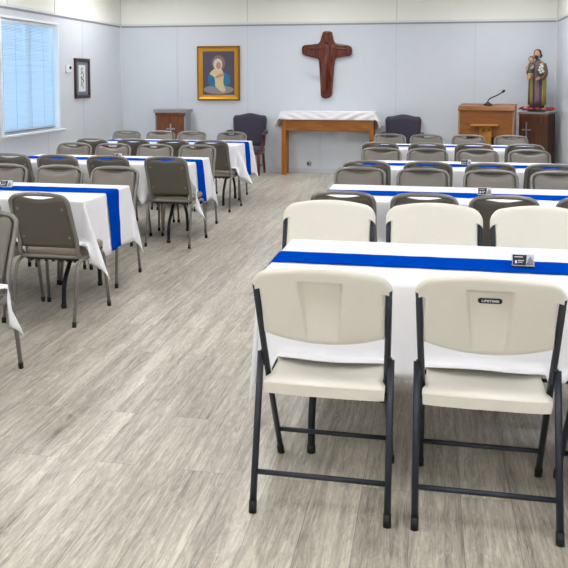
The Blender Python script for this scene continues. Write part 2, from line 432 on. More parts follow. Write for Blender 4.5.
# ------------------------------------------------------------------ shells used by both chair kinds
def slab(m, hw, zb, zt, y_mid, thick, nx=24, nz=14, rim=.02, back_extra=None, mi=0, mib=None):
    """curved board: hw(v) half width, zb/zt(x) lower and upper edge, y_mid(x,z), thick metres; +y is the sitter's side"""
    F = []; B = []
    for i in range(nz+1):
        v = i/nz; v = .5-.5*math.cos(PI*v)*1.0 if False else v
        rf = []; rb = []
        for j in range(nx+1):
            u = -1+2*j/nx; u = math.copysign(1-(1-abs(u))**1.25, u) if False else u
            x = u*hw(v); lo = zb(x); hi = zt(x); z = lo+(hi-lo)*v
            e = min((1-abs(u))*hw(v), (hi-z)+.0, (z-lo)+.0); e = max(e, 0)/rim
            th = thick*(.18+.82*math.sqrt(max(0, 1-(1-min(e, 1))**2)))
            y = y_mid(x, z)
            rf.append((x, y+th/2, z)); yb = y-th/2
            if back_extra: yb += back_extra(x, z)
            rb.append((x, yb, z))
        F.append(rf); B.append(rb)
    m.grid(F, mi); m.grid([r[::-1] for r in B], mi if mib is None else mib)
    mb = mi
    for (P, Q) in ((F[0], B[0]), (F[-1], B[-1]), ([r[0] for r in F], [r[0] for r in B]), ([r[-1] for r in F], [r[-1] for r in B])):
        m.grid([P, Q], mb)
    return m

# ------------------------------------------------------------------ banquet chair
def back_line(z):    # y of the centre of the back at height z
    return -.140-.130*sstep(.42, .86, z)
def make_banquet():
    t = thing('banquet_chair', 'x', 'chair')
    # seat cushion: rounded square with a domed top
    m = MB(); rings = []
    for (ins, z) in ((.010, .412), (.0, .420), (0, .440), (.006, .452), (.022, .461), (.07, .467), (.13, .469), (.18, .4695)):
        ring = []
        a, b = .205-ins, .190-ins
        for k in range(32):
            w = 2*PI*k/32; c, s_ = math.cos(w), math.sin(w); e = 2/5.5
            ring.append((a*math.copysign(abs(c)**e, c), .068+b*math.copysign(abs(s_)**e, s_), z))
        rings.append(ring)
    m.loft(rings); m.build('seat', M['seatv'], t)
    m = MB(); m.bbox(-.185, .185, -.12, .235, .392, .411, .004)
    m.tube([(-.186, -.09, .388), (.186, -.09, .388)], .009, 8); m.tube([(-.196, .20, .388), (.196, .20, .388)], .009, 8)
    for k in range(7): m.bbox(-.15+.05*k-.009, -.15+.05*k+.009, -.105, -.085, .372, .392, .003)
    m.build('seat_frame', M['under'], t)
    # back frame: one tube, up one side, over the crest and down the other
    side = [(.190, .02, .402), (.194, -.10, .404), (.197, -.146, .435), (.195, back_line(.52), .52), (.193, back_line(.62), .62), (.194, back_line(.72), .72), (.192, back_line(.775), .775)]
    arc = []
    for k in range(1, 6):
        a = PI/2*k/5; arc.append((.192-.065+.065*math.cos(a), back_line(.80), .77+.05*math.sin(a)))
    pts = smooth_path(side, 4)+[Vector(p) for p in arc]
    half = pts+[Vector((.08, back_line(.83), .8275)), Vector((0, back_line(.83), .8295))]
    full = half+[Vector((-p.x, p.y, p.z)) for p in half[-2::-1]]
    m = MB(); m.tube(full, .0135, 10); m.build('back_frame', M['frame'], t)
    # padded front and plain back of the backrest; the top edge dips to leave the hand slot
    hwf = lambda v: .178
    def zt(x):
        ax = abs(x); dip = .784+.028*sstep(.02, .15, ax)
        if ax > .13: dip = min(dip, .77+math.sqrt(max(0, .052**2-max(0, ax-.127)**2))-.012+.003)
        return dip
    zb = lambda x: .474
    m = MB(); slab(m, hwf, zb, zt, lambda x, z: back_line(z)+.017, .034, 22, 12, .035); m.build('backrest', M['cushion'], t)
    m = MB(); slab(m, lambda v: .184, zb, lambda x: zt(x)+.002+.012*(1-sstep(.04, .14, abs(x))), lambda x, z: back_line(z)-.003, .008, 22, 10, .008)
    bp = m.build('back_panel', M['shell'], t)
    for (x, z) in ((.15, .735), (-.15, .735), (.155, .545), (-.155, .545)):
        y = back_line(z)-.008
        m = MB(); m.tube([(x, y+.004, z), (x, y-.003, z)], .009, 10); m.build('bolt', M['frame'], bp)
    m = MB(); rr = []
    for k in range(10):
        a = 2*PI*k/10; rr.append((0, .008*math.cos(a), .010*math.sin(a)))
    m.loft([[(x, back_line(.44)-.004+p[1], .416+p[2]) for p in rr] for x in (-.19, -.1, 0, .1, .19)]); m.build('crossbar', M['bar'], t)
    # legs: bent tubes, rear and front on each side
    for s_ in (-1, 1):
        for path, foot in (([(.207, .05, .392), (.207, -.175, .40), (.209, -.24, .012)], (.209, -.24)), ([(.207, .05, .392), (.209, .19, .398), (.222, .24, .012)], (.222, .24))):
            pp = fillet([(s_*p[0], p[1], p[2]) for p in path], .075, 6)
            m = MB(); m.tube(pp, .0115, 8); lg = m.build('leg', M['frame'], t)
            m = MB(); d = (pp[-2]-pp[-1]).normalized(); p = Vector((s_*foot[0], foot[1], .0125))
            m.tube([p-Vector((0, 0, .0123)), p+d*.022], .0135, 10); m.build('foot_cap', M['black'], lg)
    return t

# ------------------------------------------------------------------ folding chair
def make_folding():
    t = thing('folding_chair', 'x', 'chair')
    yl = lambda z: -.085-.40*(z-.55)         # the line of the upright tubes
    def zt(x):
        ax = abs(x); z = .890-.020*(ax/.2)**2
        if ax > .19: z -= .055-math.sqrt(max(0, .055**2-min(ax-.19, .0549)**2))
        return z
    zb = lambda x: .588+.030*(x/.21)**2
    def hw(v): return .217+.027*sstep(.74, .79, v)
    def ym(x, z): return yl(z)-.024*(1-min(1, (x/.24)**2))+.004
    def recess(x, z):
        h = .057+.018*(z-.62)/.2
        f = 1-sstep(h-.005, h+.002, abs(x))
        g = (1-sstep(.832, .838, z))*sstep(.58, .80, z)
        return .030*f*g
    m = MB(); slab(m, hw, zb, zt, ym, .034, 120, 56, .022, recess)
    m.build('backrest', M['plastic'], t)
    # seat: contoured, with a rolled rear lip
    rows_t = []; rows_b = []
    ny, nx = 18, 22
    for i in range(ny+1):
        v = i/ny; y = -.125+.395*v; rt = []; rb = []
        for j in range(nx+1):
            u = -1+2*j/nx; w = .205+.013*(1-sstep(.09, .14, v)); x = u*w
            z = .440-.016*sstep(0, .45, v)*(1-sstep(.6, 1, v))*(1-abs(u)**3)-.007*(1-sstep(0, .05, v))-.03*sstep(.9, 1, v)+.004*abs(u)**4
            rt.append((x, y, z)); rb.append((x*(.985), y+(.006 if i == 0 else 0)-(.006 if i == ny else 0), z-.030-.012*(1-sstep(0, .10, v))))
        rows_t.append(rt); rows_b.append(rb)
    m = MB(); m.grid(rows_t); m.grid([r[::-1] for r in rows_b])
    m.grid([rows_t[0], rows_b[0]], 0, False); m.grid([rows_t[-1], rows_b[-1]]); m.grid([[r[0] for r in rows_t], [r[0] for r in rows_b]], 0, False); m.grid([[r[-1] for r in rows_t], [r[-1] for r in rows_b]], 0, False)
    m.build('seat', M['plastic'], t)
    for s_ in (-1, 1):
        # long tube: front foot up past the seat to the backrest
        p = fillet([(s_*.224, .226, .012), (s_*.219, -.048, .45), (s_*.226, yl(.60), .60), (s_*.232, yl(.815), .815)], .06, 6)
        m = MB(); m.tube(p, .0118, 10); lg = m.build('leg', M['tube'], t)
        q = Vector((s_*.224, .226, .0125)); m = MB(); m.tube([q-Vector((0, 0, .0123)), q+Vector((0, -.018, .026))], .0142, 10); m.build('foot_cap', M['black'], lg)
        # rear leg, hinged outside the long tube
        p = [Vector((s_*.236, -.228, .012)), Vector((s_*.237, -.083, .535))]
        m = MB(); m.tube(p, .0125, 10); lg = m.build('leg', M['tube'], t)
        q = Vector((s_*.236, -.228, .0125)); m = MB(); m.tube([q-Vector((0, 0, .0123)), q+Vector((0, .008, .03))], .0142, 10); m.build('foot_cap', M['black'], lg)
        m = MB(); m.bbox(s_*.230-.011, s_*.230+.011, -.096, -.070, .485, .54, .004); m.build('hinge', M['blackmetal'], t)
    m = MB(); m.tube([(-.234, -.195, .135), (.234, -.195, .135)], .0095, 8); m.build('stretcher', M['tube'], t)
    m = MB(); m.tube([(-.220, .150, .135), (.220, .150, .135)], .0095, 8); m.build('stretcher', M['tube'], t)
    m = MB(); m.tube([(-.222, -.065, .40), (.222, -.065, .40)], .008, 8); m.build('seat_rod', M['blackmetal'], t)
    m = MB(); m.tube([(-.215, .20, .392), (.215, .20, .392)], .008, 8); m.build('seat_rod', M['blackmetal'], t)
    return t, ym, recess

# ------------------------------------------------------------------ tables, cloths, runners
TW, TD, ZT = 1.83, .755, .742
def cloth_point(s, q_s, tt, L, W, A, seed, seats, off=0.0):
    """map flat cloth coordinates (s along the table, tt across) to the draped position"""
    p = max(abs(s)-L/2, 0); q = max(abs(tt)-W/2, 0)
    sx = 1 if s > 0 else -1; sy = 1 if tt > 0 else -1
    bx = max(-L/2, min(L/2, s)); by = max(-W/2, min(W/2, tt))
    r = .010
    def drop(d, al):
        if d < r*PI/2: return r*math.sin(d/r)+off*math.sin(d/r), -r*(1-math.cos(d/r))+off*math.cos(d/r)
        e = d-r*PI/2
        return r+off+e*math.sin(al), -r-e*math.cos(al)
    if p == 0 and q == 0:
        return (bx, by, ZT+off+.0006*noise.noise(Vector((s*7, tt*7, seed))))
    if q > 0 and p == 0:
        w = noise.noise(Vector((s*4.2, sy*3, seed)))
        al = .05+.10*w*sstep(0, .25, L/2-abs(s))+.02
        o, z = drop(q, max(al, .015))
        X, Y, Z = bx, by+sy*o, ZT+z
    elif p > 0 and q == 0:
        w = noise.noise(Vector((tt*6, sx*3+9, seed)))
        al = (.02 if A.get((sx, sy), .4) < .1 else .06)+.10*w*sstep(0, .25, W/2-abs(tt))
        o, z = drop(p, max(al, .02))
        X, Y, Z = bx+sx*o, by, ZT+z
    else:
        rho = math.hypot(p, q); ph = math.atan2(q, p)
        key = (sx, sy); a = A.get(key, .40); pushed = a > .25
        al = (.02 if a < .1 else .06)+a*math.sin(2*ph)**2*(1-.25*math.cos(4*ph)*0)
        o, z = drop(rho, al)
        ph2 = ph*(1-.35*math.sin(ph)) if pushed else ph
        if pushed: ph2 = ph+(ph2-ph)*math.sin(2*ph)
        X, Y, Z = bx+sx*o*math.cos(ph2), by+sy*o*math.sin(ph2), ZT+z
    # where a chair is pushed in, the cloth stops on its seat and stays in front of its backrest
    for (cx, side, half, zs, gap) in seats:
        if sy == side and q > 0:
            w = 1-sstep(half+.004, half+.05, abs(X-cx))
            if w <= 0: continue
            zc = zs*w
            if Z < zc:
                ex = zc-Z; Z = zc+.004*math.sin(ex*30+s*8)*w+min(.012, ex*.06); Y += sy*ex*.75*w
            lim = W/2+gap-(back_line(Z)+.046)
            if sy*Y > lim: Y = sy*(lim*w+abs(Y)*(1-w))
    return (X, Y, Z)

def lines(half, over, step):
    a = [0, .006, .012, .018]; n = int((over-.018)/step)+1
    a += [.018+(over-.018)*k/n for k in range(1, n+1)]
    k = int(2*half/step); mid = [-half+2*half*i/k for i in range(1, k)]
    return [-half-x for x in a[::-1]]+mid+[half+x for x in a]

def make_cloth(name, label, cx, cy, of, oe, A, seed, seats, group):
    S = lines(TW/2, oe, .03); Tt = lines(TD/2, of, .028)
    rows = [[cloth_point(s, 0, t, TW, TD, A, seed, seats) for s in S] for t in Tt]
    m = MB(); m.grid(rows)
    o = m.build(name, M['cloth'], recalc=False); o.location = (cx, cy, 0)
    md = o.modifiers.new('thickness', 'SOLIDIFY'); md.thickness = .0016; md.offset = 1
    return tag(o, label, 'tablecloth', group)

def make_runner(label, cx, cy, yc, w, oe, A, seed, seats, group):
    S = lines(TW/2, oe, .025); n = 8; rows = []
    for i in range(n+1):
        f = i/n; row = []
        for s in S:
            t = yc-w/2+w*f
            if i in (0, n): t += .006*noise.noise(Vector((s*9, i*3., seed+4)))
            t += .008*noise.noise(Vector((s*1.7, 2., seed)))
            x, y, z = cloth_point(s, 0, t, TW, TD, A, seed, seats, .006)
            z += .0012*noise.noise(Vector((s*11, f*3, seed+8)))
            if abs(s) > TW/2+.03: 
                e = abs(s)-TW/2; x += math.copysign(.010*(.5+.5*math.sin(f*9+e*5+seed))*min(1, e*6), s)
            row.append((x, y, z))
        rows.append(row)
    m = MB(); m.grid(rows); o = m.build('table_runner', M['runner'], recalc=False); o.location = (cx, cy, 0)
    md = o.modifiers.new('thickness', 'SOLIDIFY'); md.thickness = .0012; md.offset = 1
    return tag(o, label, 'table runner', group)

def make_table():
    t = thing('folding_table', 'x', 'table')
    m = MB(); m.bbox(-TW/2+.002, TW/2-.002, -TD/2+.002, TD/2-.002, .700, .738, .008); m.build('tabletop', M['tabletop'], t)
    m = MB(); m.bbox(-TW/2+.06, TW/2-.06, -TD/2+.05, -TD/2+.075, .668, .700, .003); m.bbox(-TW/2+.06, TW/2-.06, TD/2-.075, TD/2-.05, .668, .700, .003); m.build('apron_rail', M['blackmetal'], t)
    for sx in (-1, 1):
        X = sx*(TW/2-.195)
        for sy in (-1, 1):
            p = smooth_path([(X, sy*.06, .69), (X, sy*.065, .55), (X, sy*.10, .40), (X, sy*.205, .27), (X, sy*.275, .16), (X, sy*.29, .012)], 5)
            m = MB(); m.tube(p, .0155, 8); lg = m.build('leg', M['blackmetal'], t)
            m = MB(); m.tube([(X, sy*.29, .0002), (X, sy*.29, .03)], .018, 10); m.build('foot_cap', M['black'], lg)
        m = MB(); m.tube([(X, -.06, .60), (X, .06, .60)], .010, 8); m.tube([(X, -.11, .385), (X, .11, .385)], .010, 8)
        m.tube([(X, 0, .60), (X-sx*.33, 0, .69)], .008, 8); m.build('brace', M['blackmetal'], t)
    return t

# ------------------------------------------------------------------ lay out the rows
LX = -3.115          # centre of the left tables (right end at -2.2)
tables = [  # key, words, centre x, centre y
    ('L0', 'nearest left table cut off by the frame', LX, 3.022),
    ('L1', 'second left table by the aisle', LX, 4.992),
    ('L2', 'third left table by the aisle', LX, 7.10),
    ('L3', 'farthest left table below the gold picture', LX-.06, 9.27),
    ('R1', 'nearest right table among the white chairs', .26, 3.315),
    ('R2', 'second right table', .215, 5.345),
    ('R3', 'third right table', .325, 7.155),
    ('R4', 'farthest right table', .335, 9.175),
]
TB = {k: (w, x, y) for k, w, x, y in tables}
chairs = {   # row: (table, side, y of the crest, centres)
    'L0f': ('L0', 1, 3.675, [-2.318]),
    'L1n': ('L1', -1, 4.30, [-2.345, -2.83]),
    'L1f': ('L1', 1, 5.75, [-2.462, -2.935, -3.42]),
    'L2n': ('L2', -1, 6.57, [-2.335, -2.89, -3.385, -3.865]),
    'L2f': ('L2', 1, 7.86, [-2.42, -2.90, -3.38, -3.835]),
    'L3n': ('L3', -1, 8.50, [-2.462, -2.92, -3.42, -3.925]),
    'L3f': ('L3', 1, 9.93, [-2.59, -3.14, -3.58, -4.07]),
    'R2n': ('R2', -1, 4.72, [-.525, -.025, .445, .95]),
    'R2f': ('R2', 1, 6.07, [-.535, -.048, .462, .958]),
    'R3n': ('R3', -1, 6.56, [-.532, -.007, .496, .98]),
    'R3f': ('R3', 1, 7.88, [-.487, -.015, .476, .965]),
    'R4n': ('R4', -1, 8.58, [-.534, -.028, .474, 1.005]),
    'R4f': ('R4', 1, 9.92, [-.50, -.038, .48, .993]),
}
folds = {'R1n': ('R1', -1, 2.775, [-.359, .205, .724]), 'R1f': ('R1', 1, 3.79, [-.513, .026, .548])}
short = {'L0': 'nearest left table', 'L1': 'second left table', 'L2': 'third left table', 'L3': 'farthest left table',
         'R1': 'nearest right table', 'R2': 'second right table', 'R3': 'third right table', 'R4': 'farthest right table'}
seats_of = {k: [] for k in TB}
def pos_words(i, n, single=False):
    if n == 1: return 'cut by left frame edge'
    if n == 2: return ['left one', 'right one'][i]
    if n == 3: return ['leftmost', 'middle one', 'rightmost'][i]
    return ['leftmost', 'second from left', 'third from left', 'rightmost'][i]
proto = make_banquet(); first = True
for row, (tk, side, yt, xs) in chairs.items():
    xs = sorted(xs); _, tx, ty = TB[tk]
    for i, x in enumerate(xs):
        yo = yt-side*.27; rz = 0 if side < 0 else PI
        yo += random.uniform(-.012, .012); rz += random.uniform(-.02, .02)
        w = 'seen from behind' if side < 0 else 'facing the camera'
        p = pos_words(i, len(xs))
        edge = 'near edge' if side < 0 else 'far edge'
        lab = f'taupe stacking chair {w}, {p} at {edge} of {short[tk]}'
        if tk == 'L0': lab = 'taupe stacking chair facing the camera, cut off by the left frame edge'
        g = f'stacking chairs along the {edge} of the {short[tk]}'
        if first:
            o = proto; o.location = (x, yo, 0); o.rotation_euler = (0, 0, rz); o['label'] = lab; o['group'] = g; first = False
        else: o = dup(proto, (x, yo, 0), rz, lab, g)
        seats_of[tk].append((x-tx, side, .224, .480, abs(yo-ty)-TD/2))
fproto, fym, frec = make_folding(); first = True
for row, (tk, side, yo, xs) in folds.items():
    _, tx, ty = TB[tk]
    for i, x in enumerate(xs):
        rz = (0 if side < 0 else PI)+random.uniform(-.008, .008)
        if side < 0: lab = ['white plastic folding chair seen from behind without a badge, at the bottom centre', 'white plastic folding chair seen from behind with a dark oval badge on its back', 'white plastic folding chair cut by the right edge, beside the badged chair'][i]
        else: lab = f'white plastic folding chair facing the camera across nearest right table, {pos_words(i, 3)}'
        g = 'white folding chairs seen from behind' if side < 0 else 'white folding chairs facing the camera'
        if first:
            o = fproto; o.location = (x, yo, 0); o.rotation_euler = (0, 0, rz); o['label'] = lab; o['group'] = g; first = False
        else: o = dup(fproto, (x, yo, 0), rz, lab, g)
        if side < 0 and i == 1: badged = o
        seats_of[tk].append((x-tx, side, .222, .452, abs(yo-ty)-TD/2))
# oval maker's badge with white lettering on the second chair
bz = .796; by = fym(0.0, bz)-.017+frec(0.0, bz)
m = MB(); poly = []
for k in range(24):
    a = 2*PI*k/24; poly.append((.030*(1 if math.cos(a) > 0 else -1)+.0095*math.cos(a), .0095*math.sin(a)))
m.prism(poly, -.0025, .004, .001)
bd = m.build('badge', M['badge'], badged); bd.location = (.0, by-.002, bz); bd.rotation_euler = (math.radians(16), 0, 0)
bd['label'] = 'dark oval badge with white lettering'
def text_mesh(s, name, size, mt, parent):
    cu = bpy.data.curves.new(name, 'FONT'); cu.body = s; cu.size = size; cu.align_x = 'CENTER'; cu.align_y = 'CENTER'; cu.extrude = .0004; cu.offset = .0004
    ob = bpy.data.objects.new(name, cu); C.objects.link(ob)
    bpy.context.view_layer.update()
    me = bpy.data.meshes.new_from_object(ob.evaluated_get(bpy.context.evaluated_depsgraph_get()))
    bpy.data.objects.remove(ob); o = bpy.data.objects.new(name, me); C.objects.link(o); me.materials.clear(); me.materials.append(mt); o.parent = parent
    return o
lt = text_mesh('LIFETIME', 'lettering', .0112, M['white'], bd); lt.location = (0.0005, -.0030, .0006); lt.rotation_euler = (PI/2, 0, 0)
sx_ = .056/max(1e-6, lt.dimensions.x); lt.scale = (sx_, 1, 1)

# tables with cloths and runners
tproto = make_table(); first = True
for k, w, x, y in tables:
    lab = f'folding table with black legs under the cloth of the {short[k]}'
    if first: tproto.location = (x, y, 0); tproto['label'] = lab; tproto['group'] = 'folding tables'; first = False
    else: dup(tproto, (x, y, 0), 0, lab, 'folding tables')
    A = {(1, -1): .38, (1, 1): .14, (-1, -1): .30, (-1, 1): .30}
    if k[0] == 'R': A = {(1, -1): .15, (1, 1): .15, (-1, -1): .06, (-1, 1): .10}
    for (scx, side, half, zs, gap) in seats_of[k]:
        for sx in (-1, 1):
            if sx*scx+half > TW/2+.02: A[(sx, side)] = .34 if k == 'L0' else .48
    seed = sum(ord(c) for c in k)*1.37
    of, oe = (.37, .42)
    dist = {'L0': 'with one corner showing at the left frame edge', 'L1': 'with its corners hanging into the aisle nearest the camera', 'L2': 'hanging into the aisle halfway down the left', 'L3': 'hanging into the aisle nearest the dark armchair',
            'R1': 'between the facing white folding chairs', 'R2': 'right behind the facing white chairs', 'R3': 'third from the front on the right', 'R4': 'farthest back on the right'}[k]
    make_cloth('tablecloth', f'white tablecloth {dist}', x, y, of, oe, A, seed, seats_of[k], 'white tablecloths')
    rd = {'L0': 'on the cut off table at the left edge', 'L1': 'draped over the nearest aisle end on the left', 'L2': 'hanging over the middle aisle end on the left', 'L3': 'hanging over the farthest aisle end by the armchair',
          'R1': 'across the table between the white folding chairs', 'R2': 'behind the facing white folding chairs', 'R3': 'on the third right table', 'R4': 'on the farthest right table'}[k]
    make_runner(f'royal blue table runner {rd}', x, y, {'L0': .06, 'L1': .06, 'L2': .03, 'L3': .07, 'R1': -.022, 'R2': -.045, 'R3': .0, 'R4': .03}[k], .205, .41, A, seed, seats_of[k], 'blue table runners')

# ------------------------------------------------------------------ card holders on the runners
def make_holder(label, x, y, rz=0):
    t = thing('card_holder', label, 'card holder', (x, y, ZT+.0105), rz, 'card holders on the tables')
    m = MB(); m.bbox(-.048, .048, -.022, .030, 0, .003, .001); m.bbox(-.048, .048, -.022, -.0195, .003, .016, .0008)
    m.add([(-.048, .010, .003), (.048, .010, .003), (.048, .026, .052), (-.048, .026, .052), (-.048, .0125, .003), (.048, .0125, .003), (.048, .0285, .052), (-.048, .0285, .052)],
          [(0, 1, 2, 3), (7, 6, 5, 4), (0, 4, 5, 1), (1, 5, 6, 2), (2, 6, 7, 3), (3, 7, 4, 0)])
    m.build('holder', M['acrylic'], t)
    # the stack of cards leans against the back plate
    def P(x, z, d): return (x, -.012+.33*z-d, .0035+z)
    m = MB(); vs = [P(a, b, d) for d in (0, -.018) for (a, b) in ((-.043, 0), (.043, 0), (.043, .052), (-.043, .052))]
    m.add(vs, [(0, 1, 2, 3), (7, 6, 5, 4), (0, 4, 5, 1), (1, 5, 6, 2), (2, 6, 7, 3), (3, 7, 4, 0)])
    cards = m.build('card_stack', M['paper'], t)
    def patch(name, poly, mt, d=.0006):
        m = MB(); n = len(poly); m.add([P(a, b, d) for a, b in poly], [tuple(range(n))]); return m.build(name, mt, cards)
    patch('printed_panel', [(-.043, .004), (.010, .004), (.014, .0515), (-.043, .0515)], M['badge'])
    mm = MB()
    for (a, b, z) in ((-.036, -.002, .040), (-.022, .002, .024), (-.022, -.004, .016)):
        mm.add([P(a, z, .0010), P(b, z, .0010), P(b, z+.003, .0010), P(a, z+.003, .0010)], [(0, 1, 2, 3)])
    mm.build('printed_lines', M['white'], cards)
    patch('printed_mark', [(-.034, .012), (-.026, .012), (-.026, .026), (-.034, .026)], M['white'], .001)
    patch('printed_house', [(.016, .006), (.040, .006), (.040, .024), (.028, .046), (.016, .026)], M['greylam'])
    patch('printed_spot', [(.014, .006), (.020, .006), (.020, .016), (.014, .016)], M['redprint'], .001)
    t.scale = (1, 1, .85)
    return t
M['redprint'] = mat('red_print', (170, 60, 40), .5, var=.05)
for lab, x, y in (('small acrylic holder of navy cards on the blue runner between white chairs', .39, 3.285),
                  ('small acrylic holder of navy cards on the second right table', .37, 5.31),
                  ('small acrylic holder of navy cards on the third right table', .33, 7.16),
                  ('small acrylic holder of navy cards at the left edge on the second left table', -3.0, 5.05),
                  ('small acrylic holder of navy cards on the third left table', -3.03, 7.13)):
    make_holder(lab, x, y, random.uniform(-.05, .05))

# ------------------------------------------------------------------ back wall: gold framed picture
pc = thing('framed_picture', 'painting of a blue cloaked figure in an ornate gold frame on the back wall', 'picture', (-3.475, YB, 1.185))
W2, H2 = .365, .905
def frame_ring(m, w0, h0, w1, h1, y0, y1, zc, mi=0, n=1):
    """picture moulding between an outer rectangle (w0,h0,y0) and an inner one (w1,h1,y1)"""
    A_ = [(-w0, y0, zc-h0), (w0, y0, zc-h0), (w0, y0, zc+h0), (-w0, y0, zc+h0)]
    B_ = [(-w1, y1, zc-h1), (w1, y1, zc-h1), (w1, y1, zc+h1), (-w1, y1, zc+h1)]
    m.add(A_+B_, [(i, (i+1) % 4, 4+(i+1) % 4, 4+i) for i in range(4)], mi)
m = MB(); zc = H2/2
prof = [(0, 0), (0, -.035), (.008, -.05), (.022, -.052), (.030, -.042), (.055, -.030), (.078, -.030), (.086, -.022), (.094, -.020)]
for (a, b) in zip(prof[:-1], prof[1:]):
    frame_ring(m, W2-a[0], H2/2-a[0], W2-b[0], H2/2-b[0], a[1], b[1], zc, 1 if b[0] < .028 else 0)
for sx in (-1, 1):
    for k in range(26): m.ball((sx*(W2-.014), -.05, .02+k*.0345), .013, 6, 4, 1)
for sz in (0.014, H2-.014):
    for k in range(20): m.ball((-W2+.025+k*.036, -.05, sz), .013, 6, 4, 1)
m.build('picture_frame', [M['gold'], M['golddk']], pc)
cv = MB(); cv.box(-W2+.09, W2-.09, -.018, -.002, .09, H2-.09)
M['canvas'] = mat('mauve_grey_paint', (74, 68, 86), .6, var=.25, scale=5)
cv = cv.build('canvas', M['canvas'], pc)
def flat(name, pts, rgb, d, parent, var=.12):
    mt = mat('paint_'+name, rgb, .6, var=var, scale=18)
    m = MB(); n = len(pts); m.add([(a, -.018-d, b) for a, b in pts], [tuple(range(n))]); return m.build(name, mt, parent)
def ell(cx, cz, a, b, n=20, rot=0): return [(cx+a*math.cos(2*PI*k/n)*math.cos(rot)-b*math.sin(2*PI*k/n)*math.sin(rot), cz+a*math.cos(2*PI*k/n)*math.sin(rot)+b*math.sin(2*PI*k/n)*math.cos(rot)) for k in range(n)]
flat('painted_cloud', ell(0, .18, .262, .075), (134, 134, 140), .0004, cv)
flat('painted_halo', ell(.0, .62, .115, .13), (128, 106, 96), .0008, cv)
flat('painted_cloak', smooth_path([(-.17, .27, 0), (-.18, .40, 0), (-.12, .49, 0), (-.02, .53, 0), (.10, .47, 0), (.19, .40, 0), (.20, .28, 0), (.12, .26, 0), (0, .22, 0), (-.12, .235, 0), (-.17, .27, 0)], 4) and [(p.x, p.y) for p in smooth_path([(-.17, .27, 0), (-.18, .40, 0), (-.12, .49, 0), (-.02, .53, 0), (.10, .47, 0), (.19, .40, 0), (.20, .28, 0), (.12, .26, 0), (0, .22, 0), (-.12, .235, 0)], 4)], (30, 110, 150), .0012, cv)
flat('painted_robe', [(p.x, p.y) for p in smooth_path([(-.06, .24, 0), (-.07, .38, 0), (-.15, .44, 0), (-.08, .52, 0), (.04, .53, 0), (.09, .42, 0), (.08, .30, 0), (.12, .16, 0), (.06, .14, 0), (-.02, .2, 0)], 4)], (206, 190, 146), .0016, cv)
flat('painted_veil', ell(-.01, .60, .075, .095), (206, 202, 196), .0020, cv)
flat('painted_face', ell(0, .58, .042, .06), (188, 134, 108), .0024, cv)
flat('painted_hands', ell(.02, .41, .085, .026, rot=.35), (190, 138, 112), .0024, cv)

# carved wooden cross
cr = thing('carved_cross', 'reddish brown carved wooden cross with relief figure on the back wall', 'cross', (-1.634, YB-.001, 1.235))
Zp = [(200, 45), (215, 40), (252, 40), (266, 46), (273, 80), (279, 105), (292, 126), (330, 133), (385, 141), (405, 152), (412, 175), (408, 205), (395, 219), (345, 224), (300, 232), (288, 248), (282, 300), (276, 380), (270, 440), (266, 500), (250, 518), (218, 526), (196, 520), (186, 500), (184, 440), (180, 380), (176, 300), (172, 248), (162, 236), (120, 226), (66, 212), (50, 200), (46, 170), (50, 148), (66, 138), (120, 134), (166, 128), (180, 112), (188, 85)]
def zx(p): return ((296+p[0]/7.28-328.0)*.01630, 1.080-(p[1]/7.28-.0)*.01630+.088)
poly = [zx(p) for p in Zp]
cxp = [(p[0]-.01, p[1]) for p in poly]
zmax = max(p[1] for p in cxp)
cxp = [(a, b-zmax+1.075) for a, b in cxp]
m = MB()
def inset(poly, d):
    n = len(poly); out = []
    for i in range(n):
        a = Vector(poly[i-1]); b = Vector(poly[i]); c = Vector(poly[(i+1) % n])
        t = (c-a).normalized(); nrm = Vector((t.y, -t.x)); out.append((b.x+nrm.x*d, b.y+nrm.y*d))
    return out
R = [[(x, 0, z) for x, z in cxp], [(x, -.055, z) for x, z in cxp], [(x, -.068, z) for x, z in inset(cxp, .008)], [(x, -.072, z) for x, z in inset(cxp, .022)], [(x, -.060, z) for x, z in inset(cxp, .032)]]
m.loft(R, smooth=False); m.build('cross_body', M['carved'], cr)
m = MB()  # relief: figure with spread arms, draped robe, and a smaller figure at its side
cz = .815
m.ball((-.02, -.062, .90), .043, 12, 8, sc=(.85, .8, 1.1))
m.tube(smooth_path([(-.33, -.06, .81), (-.2, -.066, .79), (-.07, -.07, .82), (.02, -.07, .83), (.12, -.068, .80), (.25, -.064, .79), (.33, -.06, .785)], 5), .020, 8)
m.tube(smooth_path([(-.02, -.062, .86), (-.01, -.068, .70), (-.03, -.066, .5), (-.05, -.064, .30), (-.04, -.062, .12)], 5), [.042+.018*math.sin(PI*k/20) for k in range(21)], 10)
m.tube(smooth_path([(.06, -.058, .86), (.055, -.064, .72), (.03, -.066, .55), (.06, -.062, .30)], 5), [.03]*16, 8)
m.ball((.062, -.062, .80), .032, 10, 7)
for dx in (-.06, -.035, .0, .03): m.tube(smooth_path([(dx+.02, -.095, .70), (dx, -.10, .5), (dx-.02, -.088, .28), (dx-.01, -.08, .15)], 4), .009, 6)
for p in ((-.015, .99), (-.32, .80), (.32, .785), (-.03, .065)): m.tube([(p[0]+.035*math.cos(2*PI*k/14), -.064, p[1]+.028*math.sin(2*PI*k/14)) for k in range(15)], .006, 6)
cf = m.build('carved_figure', M['carved'], cr); cf.location = (0, -.016, 0)

